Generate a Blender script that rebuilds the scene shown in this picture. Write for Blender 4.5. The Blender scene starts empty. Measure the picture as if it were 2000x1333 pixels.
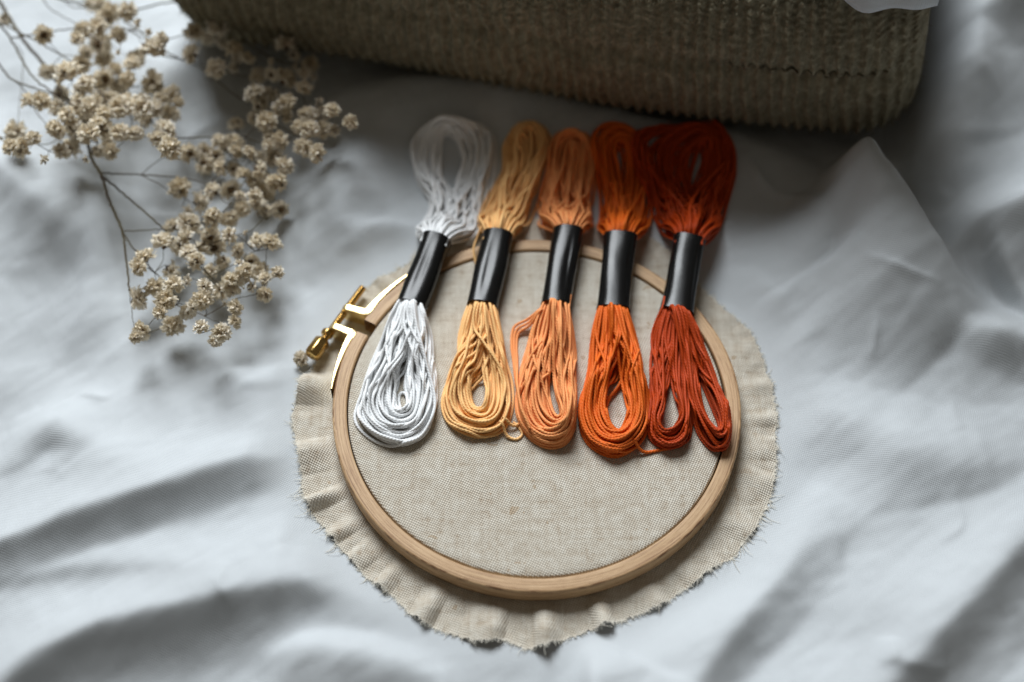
import bpy, math, random
import numpy as np
S = bpy.context.scene
rng = np.random.default_rng(7); random.seed(7)
PI = math.pi

# ------------------------------------------------------------------ camera, world, lamps, exposure
TILT = math.radians(33.226); CAM = np.array([-.897, -26.766, 45.776])          # centimetres
FPX = 50 / 36 * 2000
Fw = np.array([0, math.sin(TILT), -math.cos(TILT)]); Up = np.array([0, math.cos(TILT), math.sin(TILT)])
def W(px, py, z=0.0):
    """world point (cm) at height z seen at photograph pixel px,py"""
    d = Fw + np.array([1., 0, 0]) * ((px - 1000) / FPX) + Up * (-(py - 666.5) / FPX)
    return CAM + d * ((z - CAM[2]) / d[2])
cd = bpy.data.cameras.new('camera'); cam = bpy.data.objects.new('camera', cd); S.collection.objects.link(cam)
cam.location = CAM * .01; cam.rotation_euler = (TILT, 0, 0)
cd.lens = 50; cd.sensor_width = 36; cd.clip_start = .01; cd.clip_end = 30
cd.dof.use_dof = True; cd.dof.aperture_fstop = 4.0
cd.dof.focus_distance = float((W(1060, 850, 1.2) - CAM) @ Fw) * .01
S.camera = cam
wd = bpy.data.worlds.new('World'); S.world = wd; wd.use_nodes = True
wd.node_tree.nodes['Background'].inputs[0].default_value = (1.0, .87, .70, 1)
wd.node_tree.nodes['Background'].inputs[1].default_value = .085
def area(name, az, el, dist, sx, sy, power, col, target=(0, 1, 0)):
    l = bpy.data.lights.new(name, 'AREA'); l.shape = 'RECTANGLE'; l.size = sx; l.size_y = sy; l.energy = power; l.color = col
    o = bpy.data.objects.new(name, l); S.collection.objects.link(o)
    a, e = math.radians(az), math.radians(el)
    v = np.array([-math.sin(a) * math.cos(e), math.cos(a) * math.cos(e), math.sin(e)])
    o.location = v * dist + np.array(target) * .01
    o.rotation_euler = (PI / 2 - e, 0, a + PI)
    from mathutils import Vector
    o.rotation_euler = Vector(v).to_track_quat('Z', 'Y').to_euler()
    return o
area('window_light', 16, 47, 1.7, .8, .85, 45, (.92, .965, 1.0))
S.view_settings.view_transform = 'Standard'; S.view_settings.look = 'None'; S.view_settings.exposure = 0; S.view_settings.gamma = 1
S.view_settings.use_curve_mapping = False

# ------------------------------------------------------------------ helpers
def tag(o, label=None, cat=None, group=None, kind=None):
    for k, v in (('label', label), ('category', cat), ('group', group), ('kind', kind)):
        if v: o[k] = v
    return o
def empty(name, loc):
    o = bpy.data.objects.new(name, None); S.collection.objects.link(o); o.location = np.array(loc) * .01; o.empty_display_size = .01
    return o
def new_mesh(name, V, F, mat, smooth=True, uv=None):
    me = bpy.data.meshes.new(name)
    V = np.asarray(V, dtype=np.float32) * .01
    F = np.asarray(F, dtype=np.int32)
    n, k = F.shape
    me.vertices.add(len(V)); me.vertices.foreach_set('co', V.ravel())
    me.loops.add(n * k); me.loops.foreach_set('vertex_index', F.ravel())
    me.polygons.add(n); me.polygons.foreach_set('loop_start', np.arange(n, dtype=np.int32) * k)
    if uv is not None:
        u = me.uv_layers.new(name='UVMap'); u.data.foreach_set('uv', np.asarray(uv, dtype=np.float32)[F.ravel()].ravel())
    me.update(calc_edges=True)
    if smooth: me.polygons.foreach_set('use_smooth', np.ones(n, dtype=bool))
    me.validate()
    me.materials.append(mat)
    return me
def obj(name, me, parent=None):
    o = bpy.data.objects.new(name, me); S.collection.objects.link(o)
    if parent is not None:
        o.parent = parent
        o.location = -parent.location if parent.type == 'EMPTY' else (0, 0, 0)
    return o
class MB:
    def __init__(s): s.V = []; s.F = []; s.U = []; s.n = 0
    def add(s, V, F, U=None):
        V = np.asarray(V, float); F = np.asarray(F, int)
        if F.shape[1] == 3: F = np.concatenate([F, F[:, 2:3]], 1)
        s.V.append(V); s.F.append(F + s.n); s.U.append(np.zeros((len(V), 2)) if U is None else U); s.n += len(V)
    def mesh(s, name, mat, smooth=True):
        return new_mesh(name, np.concatenate(s.V), np.concatenate(s.F), mat, smooth, np.concatenate(s.U))
def grid_faces(n, m, wrap=False):
    """n rows of m verts; wrap joins last column with first"""
    i = np.arange(n - 1)[:, None] * m; c = m if wrap else m - 1
    j = np.arange(c)[None, :]; j2 = (j + 1) % m
    return np.stack([i + j, i + j2, i + m + j2, i + m + j], -1).reshape(-1, 4)
def frames(P):
    T = np.gradient(P, axis=0); T /= np.linalg.norm(T, axis=1, keepdims=True) + 1e-12
    ref = np.array([0, 0, 1.]); 
    A = np.cross(T, ref); l = np.linalg.norm(A, axis=1, keepdims=True)
    A = np.where(l > .05, A / np.maximum(l, 1e-9), np.array([1., 0, 0]))
    A -= T * (A * T).sum(1, keepdims=True); A /= np.linalg.norm(A, axis=1, keepdims=True)
    return T, A, np.cross(T, A)
def tube(mb, P, R, k=8, lobes=0, depth=0, twist=0, phase=0, caps=True):
    P = np.asarray(P, float); n = len(P); R = np.broadcast_to(R, n)
    T, A, B = frames(P)
    s = np.concatenate([[0], np.cumsum(np.linalg.norm(np.diff(P, axis=0), axis=1))])
    ph = np.arange(k) * 2 * PI / k
    rad = np.ones((n, k))
    if lobes: 
        rad = 1 + depth * (np.abs(np.cos(.5 * lobes * (ph[None] + twist * s[:, None]) + phase)) * 2 - 1.2)
    V = P[:, None] + (R[:, None] * rad)[..., None] * (np.cos(ph)[None, :, None] * A[:, None] + np.sin(ph)[None, :, None] * B[:, None])
    F = grid_faces(n, k, True)[:, ::-1]
    U = np.stack([np.broadcast_to(s[:, None], (n, k)), np.broadcast_to((ph / (2 * PI))[None], (n, k))], -1).reshape(-1, 2)
    mb.add(V.reshape(-1, 3), F, U)
    if caps:
        for r, (i, d) in enumerate(((0, 1), (n - 1, -1))):
            VV = np.concatenate([V[i], P[i:i + 1]]); f = np.array([[j, (j + 1) % k, k] for j in range(k)])
            mb.add(VV, f if d < 0 else f[:, ::-1], np.zeros((k + 1, 2)))
def spline(C, step):
    """Catmull-Rom through control points, resampled at about `step`"""
    C = np.asarray(C, float); Q = np.concatenate([[2 * C[0] - C[1]], C, [2 * C[-1] - C[-2]]]); out = []
    t = np.linspace(0, 1, 24, endpoint=False)[:, None]
    for i in range(len(C) - 1):
        a, b, c, d = Q[i:i + 4]
        out.append(.5 * ((2 * b) + (c - a) * t + (2 * a - 5 * b + 4 * c - d) * t * t + (3 * b - a - 3 * c + d) * t ** 3))
    P = np.concatenate(out + [C[-1:]])
    s = np.concatenate([[0], np.cumsum(np.linalg.norm(np.diff(P, axis=0), axis=1))])
    n = max(3, int(s[-1] / step) + 1); q = np.linspace(0, s[-1], n)
    return np.stack([np.interp(q, s, P[:, k]) for k in range(P.shape[1])], 1)
def wnoise(x, y, seed, scale, octs=3, warp=.6):
    """smooth pseudo noise from rotated sines"""
    r = np.random.default_rng(seed); out = 0; amp = 1; tot = 0
    for o in range(octs):
        v = 0
        for _ in range(6):
            a = r.uniform(0, 2 * PI); f = r.uniform(.7, 1.3) / scale * 2 ** o
            a2 = r.uniform(0, 2 * PI); p = r.uniform(0, 2 * PI, 2)
            v = v + np.sin(2 * PI * f * (x * math.cos(a) + y * math.sin(a)) + warp * 2 * np.sin(2 * PI * f * .5 * (x * math.cos(a2) + y * math.sin(a2)) + p[1]) + p[0])
        out = out + amp * v / 6 ** .5; tot += amp; amp *= .5
    return out / tot
def sstep(a, b, x):
    t = np.clip((x - a) / (b - a), 0, 1); return t * t * (3 - 2 * t)

# ------------------------------------------------------------------ materials
def mat(name, base, rough=.8, spec=.3, metal=0, sheen=0, **kw):
    m = bpy.data.materials.new(name); m.use_nodes = True; nt = m.node_tree; b = nt.nodes['Principled BSDF']
    b.inputs['Base Color'].default_value = (*base, 1); b.inputs['Roughness'].default_value = rough
    b.inputs['Specular IOR Level'].default_value = spec; b.inputs['Metallic'].default_value = metal
    b.inputs['Sheen Weight'].default_value = sheen; b.inputs['Sheen Roughness'].default_value = .5
    return m, nt, b
def N(nt, t, **kw):
    n = nt.nodes.new(t)
    for k, v in kw.items(): setattr(n, k, v)
    return n
def L(nt, a, b): nt.links.new(a, b)
def M(nt, op, a, b=None, c=None):
    n = N(nt, 'ShaderNodeMath', operation=op)
    for i, v in enumerate((a, b, c)):
        if v is None: continue
        if isinstance(v, (int, float)): n.inputs[i].default_value = v
        else: L(nt, v, n.inputs[i])
    return n.outputs[0]
def coords(nt, kind='Object', scale=(1, 1, 1), rot=0):
    tc = N(nt, 'ShaderNodeTexCoord'); mp = N(nt, 'ShaderNodeMapping'); mp.inputs['Scale'].default_value = scale
    mp.inputs['Rotation'].default_value = (0, 0, rot)
    L(nt, tc.outputs[kind], mp.inputs[0]); return mp.outputs[0]
def noise(nt, vec, scale, detail=3, rough=.5):
    n = N(nt, 'ShaderNodeTexNoise'); n.inputs['Scale'].default_value = scale; n.inputs['Detail'].default_value = detail
    n.inputs['Roughness'].default_value = rough; L(nt, vec, n.inputs['Vector']); return n.outputs['Fac']
def ramp(nt, fac, stops):
    r = N(nt, 'ShaderNodeValToRGB'); e = r.color_ramp.elements
    while len(e) < len(stops): e.new(.5)
    for q, (p, c) in zip(e, stops): q.position = p; q.color = (*c, 1)
    L(nt, fac, r.inputs[0]); return r.outputs[0]
def bump(nt, b, h, strength, dist, chain=None):
    n = N(nt, 'ShaderNodeBump'); n.inputs['Strength'].default_value = strength; n.inputs['Distance'].default_value = dist
    L(nt, h, n.inputs['Height'])
    if chain is not None: L(nt, chain, n.inputs['Normal'])
    L(nt, n.outputs[0], b.inputs['Normal']); return n.outputs[0]
def weave_nodes(nt, pitch_m, rot):
    v = coords(nt, 'Object', rot=rot)
    # wander of the threads
    nz = N(nt, 'ShaderNodeTexNoise'); nz.inputs['Scale'].default_value = 60; nz.inputs['Detail'].default_value = 3; L(nt, v, nz.inputs['Vector'])
    sc = N(nt, 'ShaderNodeVectorMath', operation='SCALE'); sc.inputs['Scale'].default_value = pitch_m * 2.2; L(nt, nz.outputs['Color'], sc.inputs[0])
    ad = N(nt, 'ShaderNodeVectorMath', operation='ADD'); L(nt, v, ad.inputs[0]); L(nt, sc.outputs[0], ad.inputs[1])
    sp = N(nt, 'ShaderNodeSeparateXYZ'); L(nt, ad.outputs[0], sp.inputs[0])
    u = M(nt, 'MULTIPLY', sp.outputs[0], PI / pitch_m); w = M(nt, 'MULTIPLY', sp.outputs[1], PI / pitch_m)
    a = M(nt, 'ABSOLUTE', M(nt, 'SINE', u)); c = M(nt, 'ABSOLUTE', M(nt, 'SINE', w))
    dots = M(nt, 'MULTIPLY', a, c)
    ou = M(nt, 'MULTIPLY', M(nt, 'SINE', M(nt, 'ADD', u, PI / 2)), M(nt, 'SINE', M(nt, 'ADD', w, PI / 2)))
    return v, M(nt, 'ADD', M(nt, 'POWER', dots, .6), M(nt, 'MULTIPLY', ou, .0)), dots

# bed sheet
m_sheet, nt, b = mat('white_cotton', (.55, .58, .60), .95, .15, sheen=.15)
v, h, d = weave_nodes(nt, .0007, .35)
n1 = noise(nt, coords(nt, scale=(1, 1, 1)), 420, 4, .6)
n2 = noise(nt, v, 45, 5, .62)
c1 = bump(nt, b, n2, .12, .0012); c2 = bump(nt, b, n1, .2, .0002, c1); bump(nt, b, h, .5, .00017, c2)
# linen
m_linen, nt, b = mat('oatmeal_linen', (.6, .55, .45), .95, .15, sheen=.1)
v, h, d = weave_nodes(nt, .00082, .42)
slub_a = noise(nt, coords(nt, scale=(60, 900, 60), rot=.42), 1, 2); slub_b = noise(nt, coords(nt, scale=(900, 60, 60), rot=.42), 1, 2)
fl = noise(nt, coords(nt), 260, 3, .6); blotch = noise(nt, coords(nt), 28, 4, .6)
s1 = M(nt, 'ADD', M(nt, 'MULTIPLY', slub_a, .5), M(nt, 'MULTIPLY', slub_b, .5))
s1 = M(nt, 'ADD', M(nt, 'MULTIPLY', s1, .5), M(nt, 'MULTIPLY', fl, .5))
col = ramp(nt, s1, [(.3, (.46, .36, .26)), (.43, (.64, .575, .475)), (.6, (.76, .715, .62)), (.72, (.82, .78, .70))])
mx = N(nt, 'ShaderNodeMix', data_type='RGBA', blend_type='MIX'); L(nt, col, mx.inputs[6]); mx.inputs[7].default_value = (.27, .2, .125, 1)
hole = M(nt, 'MULTIPLY', M(nt, 'POWER', M(nt, 'SUBTRACT', 1., d), 3.5), .45)
L(nt, hole, mx.inputs[0])
mx2 = N(nt, 'ShaderNodeMix', data_type='RGBA', blend_type='MIX'); L(nt, mx.outputs[2], mx2.inputs[6]); mx2.inputs[7].default_value = (.40, .26, .13, 1)
spk = noise(nt, coords(nt, scale=(1, 1, 1)), 190, 2, .4)
L(nt, M(nt, 'MULTIPLY', M(nt, 'GREATER_THAN', spk, .74), .5), mx2.inputs[0]); L(nt, mx2.outputs[2], b.inputs['Base Color'])
c1 = bump(nt, b, s1, .5, .0006); bump(nt, b, h, .8, .0004, c1)
m_fray, _n, _b = mat('frayed_linen_thread', (.80, .76, .67), .9, .1)
# beech wood
m_wood, nt, b = mat('beech_wood', (.5, .33, .2), .5, .35)
vu = coords(nt, 'UV', scale=(.22, 5, 1)); g = noise(nt, vu, 2.2, 6, .65)
vf = coords(nt, 'UV', scale=(1.1, 16, 1)); g2 = noise(nt, vf, 3, 3, .6)
gg = M(nt, 'ADD', M(nt, 'MULTIPLY', g, .65), M(nt, 'MULTIPLY', g2, .35))
col = ramp(nt, gg, [(.34, (.20, .10, .045)), (.44, (.39, .23, .115)), (.52, (.53, .345, .185)), (.66, (.63, .44, .255))])
# scorched nicks along the outer top edge (v about 0.5..0.62 of the profile)
sp = N(nt, 'ShaderNodeSeparateXYZ'); tc = N(nt, 'ShaderNodeTexCoord'); L(nt, tc.outputs['UV'], sp.inputs[0])
vb = coords(nt, 'UV', scale=(.9, 3, 1)); bn = noise(nt, vb, 1.6, 4, .6)
edge = M(nt, 'SUBTRACT', 1., M(nt, 'MULTIPLY', M(nt, 'ABSOLUTE', M(nt, 'SUBTRACT', sp.outputs[1], .93)), 9.))
edge = M(nt, 'MAXIMUM', edge, 0.)
mk = M(nt, 'MULTIPLY', edge, M(nt, 'MULTIPLY', M(nt, 'MAXIMUM', M(nt, 'SUBTRACT', bn, .5), 0.), 14.))
mk = M(nt, 'MINIMUM', mk, .8)
# one long grain seam in the ply
seam = M(nt, 'SUBTRACT', 1., M(nt, 'MULTIPLY', M(nt, 'ABSOLUTE', M(nt, 'SUBTRACT', sp.outputs[1], M(nt, 'ADD', .66, M(nt, 'MULTIPLY', noise(nt, coords(nt, 'UV', scale=(.12, .01, 1)), 1, 2), .22)))), 20.))
seam = M(nt, 'MULTIPLY', M(nt, 'MAXIMUM', seam, 0.), M(nt, 'GREATER_THAN', noise(nt, coords(nt, 'UV', scale=(.1, .01, 1)), 1.3, 2), .47))
mk = M(nt, 'MAXIMUM', mk, M(nt, 'MULTIPLY', seam, .6))
mx = N(nt, 'ShaderNodeMix', data_type='RGBA'); L(nt, mk, mx.inputs[0]); L(nt, col, mx.inputs[6]); mx.inputs[7].default_value = (.16, .07, .03, 1)
L(nt, mx.outputs[2], b.inputs['Base Color']); bump(nt, b, gg, .35, .0003)
# brass
m_brass, nt, b = mat('polished_brass', (.80, .62, .30), .16, .5, metal=1)
g = noise(nt, coords(nt), 300, 3); L(nt, M(nt, 'ADD', .2, M(nt, 'MULTIPLY', g, .2)), b.inputs['Roughness'])
m_brassd, nt, b = mat('old_brass', (.62, .40, .14), .22, .5, metal=1)
g = noise(nt, coords(nt), 420, 3); L(nt, M(nt, 'ADD', .14, M(nt, 'MULTIPLY', g, .2)), b.inputs['Roughness'])
# black paper
m_paper, nt, b = mat('glossy_black_paper', (.006, .006, .006), .26, .3)
g = noise(nt, coords(nt), 160, 4, .6); L(nt, M(nt, 'ADD', .18, M(nt, 'MULTIPLY', g, .12)), b.inputs['Roughness'])
bump(nt, b, noise(nt, coords(nt), 70, 2, .5), .2, .0006)
b.inputs['Coat Weight'].default_value = .0; b.inputs['Coat Roughness'].default_value = .25
m_card, nt, b = mat('paper_inside', (.35, .3, .24), .9)
# floss
def floss(name, c, c2):
    m, nt, b = mat(name, c, .48, .22, sheen=.0)
    b.inputs['Sheen Tint'].default_value = (*c, 1)
    g = noise(nt, coords(nt, 'UV', scale=(6, 9, 1)), 1.5, 3, .6)
    L(nt, ramp(nt, g, [(.3, c2), (.62, c)]), b.inputs['Base Color'])
    f = noise(nt, coords(nt, 'UV', scale=(9, 22, 1)), 2, 2, .5); bump(nt, b, f, .45, .0002)
    return m
m_fl = [floss('white_floss', (.92, .93, .93), (.86, .87, .88)),
        floss('yellow_floss', (1.0, .64, .29), (.97, .52, .18)),
        floss('peach_floss', (.95, .42, .165), (.88, .31, .09)),
        floss('orange_floss', (.84, .18, .02), (.72, .12, .01)),
        floss('rust_floss', (.54, .066, .007), (.41, .04, .004))]
# wool
m_wool, nt, b = mat('olive_wool', (.2, .18, .12), 1.0, .03, sheen=.05)
g = noise(nt, coords(nt), 240, 4, .65); L(nt, ramp(nt, g, [(.3, (.17, .15, .10)), (.6, (.30, .27, .19)), (.75, (.42, .385, .28))]), b.inputs['Base Color'])
bump(nt, b, noise(nt, coords(nt), 700, 3, .6), .7, .0008)
# flowers
def trans(m, nt, b, w, col):
    t = N(nt, 'ShaderNodeBsdfTranslucent'); t.inputs[0].default_value = (*col, 1)
    mx = N(nt, 'ShaderNodeMixShader'); mx.inputs[0].default_value = w
    L(nt, b.outputs[0], mx.inputs[1]); L(nt, t.outputs[0], mx.inputs[2]); L(nt, mx.outputs[0], nt.nodes['Material Output'].inputs[0])
m_petal, nt, b = mat('dried_petal', (.66, .56, .40), .85, .15)
g = noise(nt, coords(nt), 420, 3, .6); oi = N(nt, 'ShaderNodeObjectInfo')
g = M(nt, 'ADD', g, M(nt, 'MULTIPLY', M(nt, 'SUBTRACT', oi.outputs['Random'], .5), .22))
sepx = N(nt, 'ShaderNodeSeparateXYZ'); tcu = N(nt, 'ShaderNodeTexCoord'); L(nt, tcu.outputs['UV'], sepx.inputs[0])
cc = ramp(nt, g, [(.28, (.84, .75, .58)), (.5, (.90, .84, .72)), (.7, (.95, .92, .86))])
mx = N(nt, 'ShaderNodeMix', data_type='RGBA'); L(nt, M(nt, 'MULTIPLY', M(nt, 'SUBTRACT', 1., sepx.outputs[0]), .4), mx.inputs[0]); L(nt, cc, mx.inputs[6]); mx.inputs[7].default_value = (.62, .42, .19, 1)
L(nt, mx.outputs[2], b.inputs['Base Color']); trans(m_petal, nt, b, .32, (.95, .87, .70))
m_sepal, nt, b = mat('dried_sepal', (.10, .062, .03), .8, .2)
m_stem, nt, b = mat('dried_stem', (.08, .06, .025), .6, .3)
g = noise(nt, coords(nt), 90, 3); L(nt, ramp(nt, g, [(.35, (.045, .026, .013)), (.6, (.09, .07, .028))]), b.inputs['Base Color'])

# ------------------------------------------------------------------ bed sheet height field
def seg_dist(X, Y, P):
    """signed distance to polyline (+ on its left), parameter 0..1, distance past ends included"""
    best = np.full(X.shape, 1e9); side = np.zeros(X.shape); par = np.zeros(X.shape)
    Ls = np.linalg.norm(np.diff(P, axis=0), axis=1); cum = np.concatenate([[0], np.cumsum(Ls)])
    for i in range(len(P) - 1):
        a, b_ = P[i], P[i + 1]; dx, dy = (b_ - a); l2 = dx * dx + dy * dy
        t = np.clip(((X - a[0]) * dx + (Y - a[1]) * dy) / l2, 0, 1)
        ex = X - a[0] - t * dx; ey = Y - a[1] - t * dy; d = np.hypot(ex, ey)
        sd = np.sign(dx * ey - dy * ex); m = d < best
        best = np.where(m, d, best); side = np.where(m, sd, side); par = np.where(m, (cum[i] + t * Ls[i]) / cum[-1], par)
    return best, side, par
# crests: pixel polyline drawn left to right in the photo, height profile, width on the far side / near side (cm), sharpness
CR = [
 ([(-160,1050),(0,1012),(120,978),(240,950),(420,893),(520,872),(585,862)], [1.15,1.25,1.25,1.1,.9,.5], 3.2, 1.0, 1.15),
 ([(-120,1400),(0,1285),(60,1245),(150,1205),(300,1172),(480,1140),(640,1130),(720,1160)], [1.1,1.2,1.2,1.1,.9,.3], 2.8, 1.05, 1.3),
 ([(-60,1120),(50,1097),(130,1087),(200,1098),(420,1112)], [.3,.45,.45,.25,0], .9, .3, 1.5),
 ([(-80,270),(0,325),(60,370),(160,450),(205,540)], [.7,.8,.8,.6,0], 1.8, 1.2, 1.4),
 ([(60,330),(120,318),(160,345),(180,400),(186,480),(160,600),(110,700)], [.2,.5,.6,.6,.5,.3,0], 1.1, .8, 1.6),
 ([(-60,900),(0,862),(50,815),(95,806),(150,845),(215,880),(300,860)], [.5,.7,.8,.8,.6,.5,0], 1.2, 1.1, 1.6),
 ([(420,690),(465,728),(520,735),(600,712)], [0,.35,.35,.2], .8, .8, 1.6),
 ([(520,330),(590,245),(650,200),(720,172),(820,158),(950,172),(1100,200),(1250,232),(1400,262),(1540,315),(1640,370)], [0,.4,.7,.85,.9,.85,.85,.85,.8,.6,.2], 1.2, 3.0, 1.6),
 ([(600,560),(640,420),(690,330),(740,260)], [0,.6,.7,.3], 1.3, 1.5, 1.7),
 ([(640,470),(700,450),(760,440),(820,450)], [0,.25,.3,.1], .35, .8, 1.6),
 ([(1688,312),(1712,332),(1760,390),(1800,465),(1850,560),(1900,650)], [2.2,2.5,2.3,2.0,1.3,.4], [1.0,1.1,1.2,1.3,1.4], [1.0,1.8,3.0,4.2,4.4,4], 1.8),
 ([(1690,310),(1640,400),(1580,500),(1500,600),(1430,680)], [.8,.9,.8,.4,0], [1,1.6], [1.2,2.6], 1.6),
 ([(1830,545),(1870,480),(1920,425),(1980,402),(2100,370)], [.2,.9,1.7,2.2,2.4], .9, 3.2, 1.3),
 ([(1790,700),(1830,655),(1875,632),(1940,650),(2100,680)], [0,.6,1.0,1.1,1.1], 1.6, 1.0, 1.4),
 ([(1500,700),(1600,745),(1720,840),(1850,890),(2050,850)], [0,.5,.8,.7,.3], 1.9, 1.6, 1.8),
 ([(1300,1420),(1400,1270),(1500,1145),(1590,1045),(1650,1030),(1690,1070)], [.7,.75,.75,.7,.45,0], 1.8, 1.0, 1.35),
 ([(1640,1420),(1750,1320),(1870,1190),(1970,1080),(2100,980)], [.75,.8,.9,.85,.8], 2.2, 1.0, 1.35),
 ([(1158,1420),(1160,1290),(1168,1235),(1230,1215)], [.7,.7,.6,0], .35, 2.2, 1.3),
 ([(500,1300),(560,1278),(640,1268),(760,1290),(850,1340)], [0,.45,.6,.5,.2], .6, 1.3, 1.6),
 ([(580,1090),(650,1092),(710,1108),(760,1160),(790,1215)], [0,.35,.5,.4,0], 1.0, .7, 1.5),
 ([(1790,180),(1870,160),(1950,120),(2100,80)], [.2,.8,1.1,1.3], 1.2, 1.2, 1.4),
 ([(1820,60),(1900,30),(2100,0)], [.4,.9,1.3], 1.5, 1.2, 1.5),
 ([(1880,420),(1830,330),(1835,250),(1880,180)], [0,.8,.9,.3], 1.0, 1.4, 1.6),
 ([(200,230),(330,140),(420,60)], [0,.8,.4], 2.0, 1.5, 1.6),
]
crr = np.random.default_rng(77)
WCR = []
for _ in range(34):                      # short pinched creases
    c0 = np.array([crr.uniform(-22, 22), crr.uniform(-13, 14)])
    if np.hypot(*c0) < 10: continue
    a = crr.choice([-.35, .9, 2.0]) + crr.normal(0, .35); l = crr.uniform(.8, 3.2); dv = np.array([math.cos(a), math.sin(a)]); nv = np.array([-dv[1], dv[0]])
    WCR.append((np.array([c0, c0 + dv * l * .5 + nv * crr.normal(0, .15 * l), c0 + dv * l]), crr.uniform(.05, .16), crr.uniform(.14, .5), crr.uniform(.12, .3)))
def axis_coords(a, b_, n_in, lo, hi, n_out):
    inn = np.linspace(a, b_, n_in)
    t = np.linspace(0, 1, n_out + 1)[1:] ** 1.8
    return np.concatenate([(a - (a - lo) * t)[::-1], inn, b_ + (hi - b_) * t])
gx = axis_coords(-27, 27, 560, -70, 70, 40); gy = axis_coords(-16, 26, 440, -60, 75, 40)
GX, GY = np.meshgrid(gx, gy)
def crest_field(X, Y):
    Z = np.zeros_like(X)
    for pts, hs, wf, wn, pw in CR:
        hz_ = 1.4 * np.interp(np.linspace(0, 1, len(pts)), np.linspace(0, 1, len(hs)), hs)
        P = np.array([W(px, py, q)[:2] for (px, py), q in zip(pts, hz_)])
        P = spline(P, .2); d, sd, t = seg_dist(X, Y, P)
        h = 1.6 * np.interp(t, np.linspace(0, 1, len(hs)), hs)
        tt_ = lambda q: np.interp(t, np.linspace(0, 1, len(q)), q) if isinstance(q, (list, tuple)) else q
        w = np.where(sd > 0, tt_(wf), tt_(wn))
        # left-to-right polylines have the far side on their left
        z = h * np.exp(-((np.sqrt(d * d + .02) - .14) / w) ** pw)
        Z = np.where(True, (np.maximum(Z, z) * .55 + .45 * (Z + z)), Z)
    return Z
GZ = crest_field(GX, GY)
GZ += -.16 * np.clip(-GX - 9, 0, 18) * sstep(12, -6, GY) 
GZ += .22 * wnoise(GX, GY, 3, 9, 2) + 0.035 * wnoise(GX + .5 * np.sin(GY), GY, 5, 2.6, 2, 1.0)
#wr = wnoise(GX * .8 + GY * .6, GY * 1.6 - GX * .3, 11, 4.5, 2, 1.2); GZ += .10 * np.exp(-(wr / .16) ** 2)      # fine creases
# bunched linen behind the sweater (the cloth lapping over it at the top of the picture)
bx, by = W(1690, -40, 8)[:2]
GZ += 9.4 * np.exp(-(((GX - bx) / 4.6) ** 2 + ((GY - by - 2.6) / 2.2) ** 2) ** 1.3) * 0
def blur(Z, n):
    for _ in range(n):
        Z = np.pad(Z, 1, 'edge'); Z = (Z[:-2] + 2 * Z[1:-1] + Z[2:]) / 4; Z = (Z[:, :-2] + 2 * Z[:, 1:-1] + Z[:, 2:]) / 4
    return Z
GZ += .5 * np.clip(GY - 6.5, 0, 16) * sstep(14.5, 18, GX)
GZ = blur(GZ, 3); GZ += .012 * wnoise(GX, GY, 41, 1.3, 2, 1.)
for P, h, wa, wb in WCR:
    P = spline(P, .2); m_ = (GX > P[:, 0].min() - 1.5) & (GX < P[:, 0].max() + 1.5) & (GY > P[:, 1].min() - 1.5) & (GY < P[:, 1].max() + 1.5)
    d, sd, t = seg_dist(GX[m_], GY[m_], P); GZ[m_] += h * np.sin(PI * np.clip(t, 0, 1)) ** .8 * np.exp(-(d / np.where(sd > 0, wa, wb)) ** 1.4)
rr = np.hypot(GX, GY - 0); flat = sstep(8.7, 10.8, rr)
GZ = GZ * flat - .02
sheet = obj('bed_sheet', new_mesh('bed_sheet', np.stack([GX, GY, GZ], -1).reshape(-1, 3), grid_faces(len(gy), len(gx)), m_sheet))
tag(sheet, 'rumpled white cotton bed sheet spread under everything', kind='structure')
def sheet_z(x, y):
    x = np.asarray(x, float); y = np.asarray(y, float)
    i = np.clip(np.searchsorted(gx, x) - 1, 0, len(gx) - 2); j = np.clip(np.searchsorted(gy, y) - 1, 0, len(gy) - 2)
    u = (x - gx[i]) / (gx[i + 1] - gx[i]); v = (y - gy[j]) / (gy[j + 1] - gy[j])
    return (GZ[j, i] * (1 - u) + GZ[j, i + 1] * u) * (1 - v) + (GZ[j + 1, i] * (1 - u) + GZ[j + 1, i + 1] * u) * v

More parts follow.
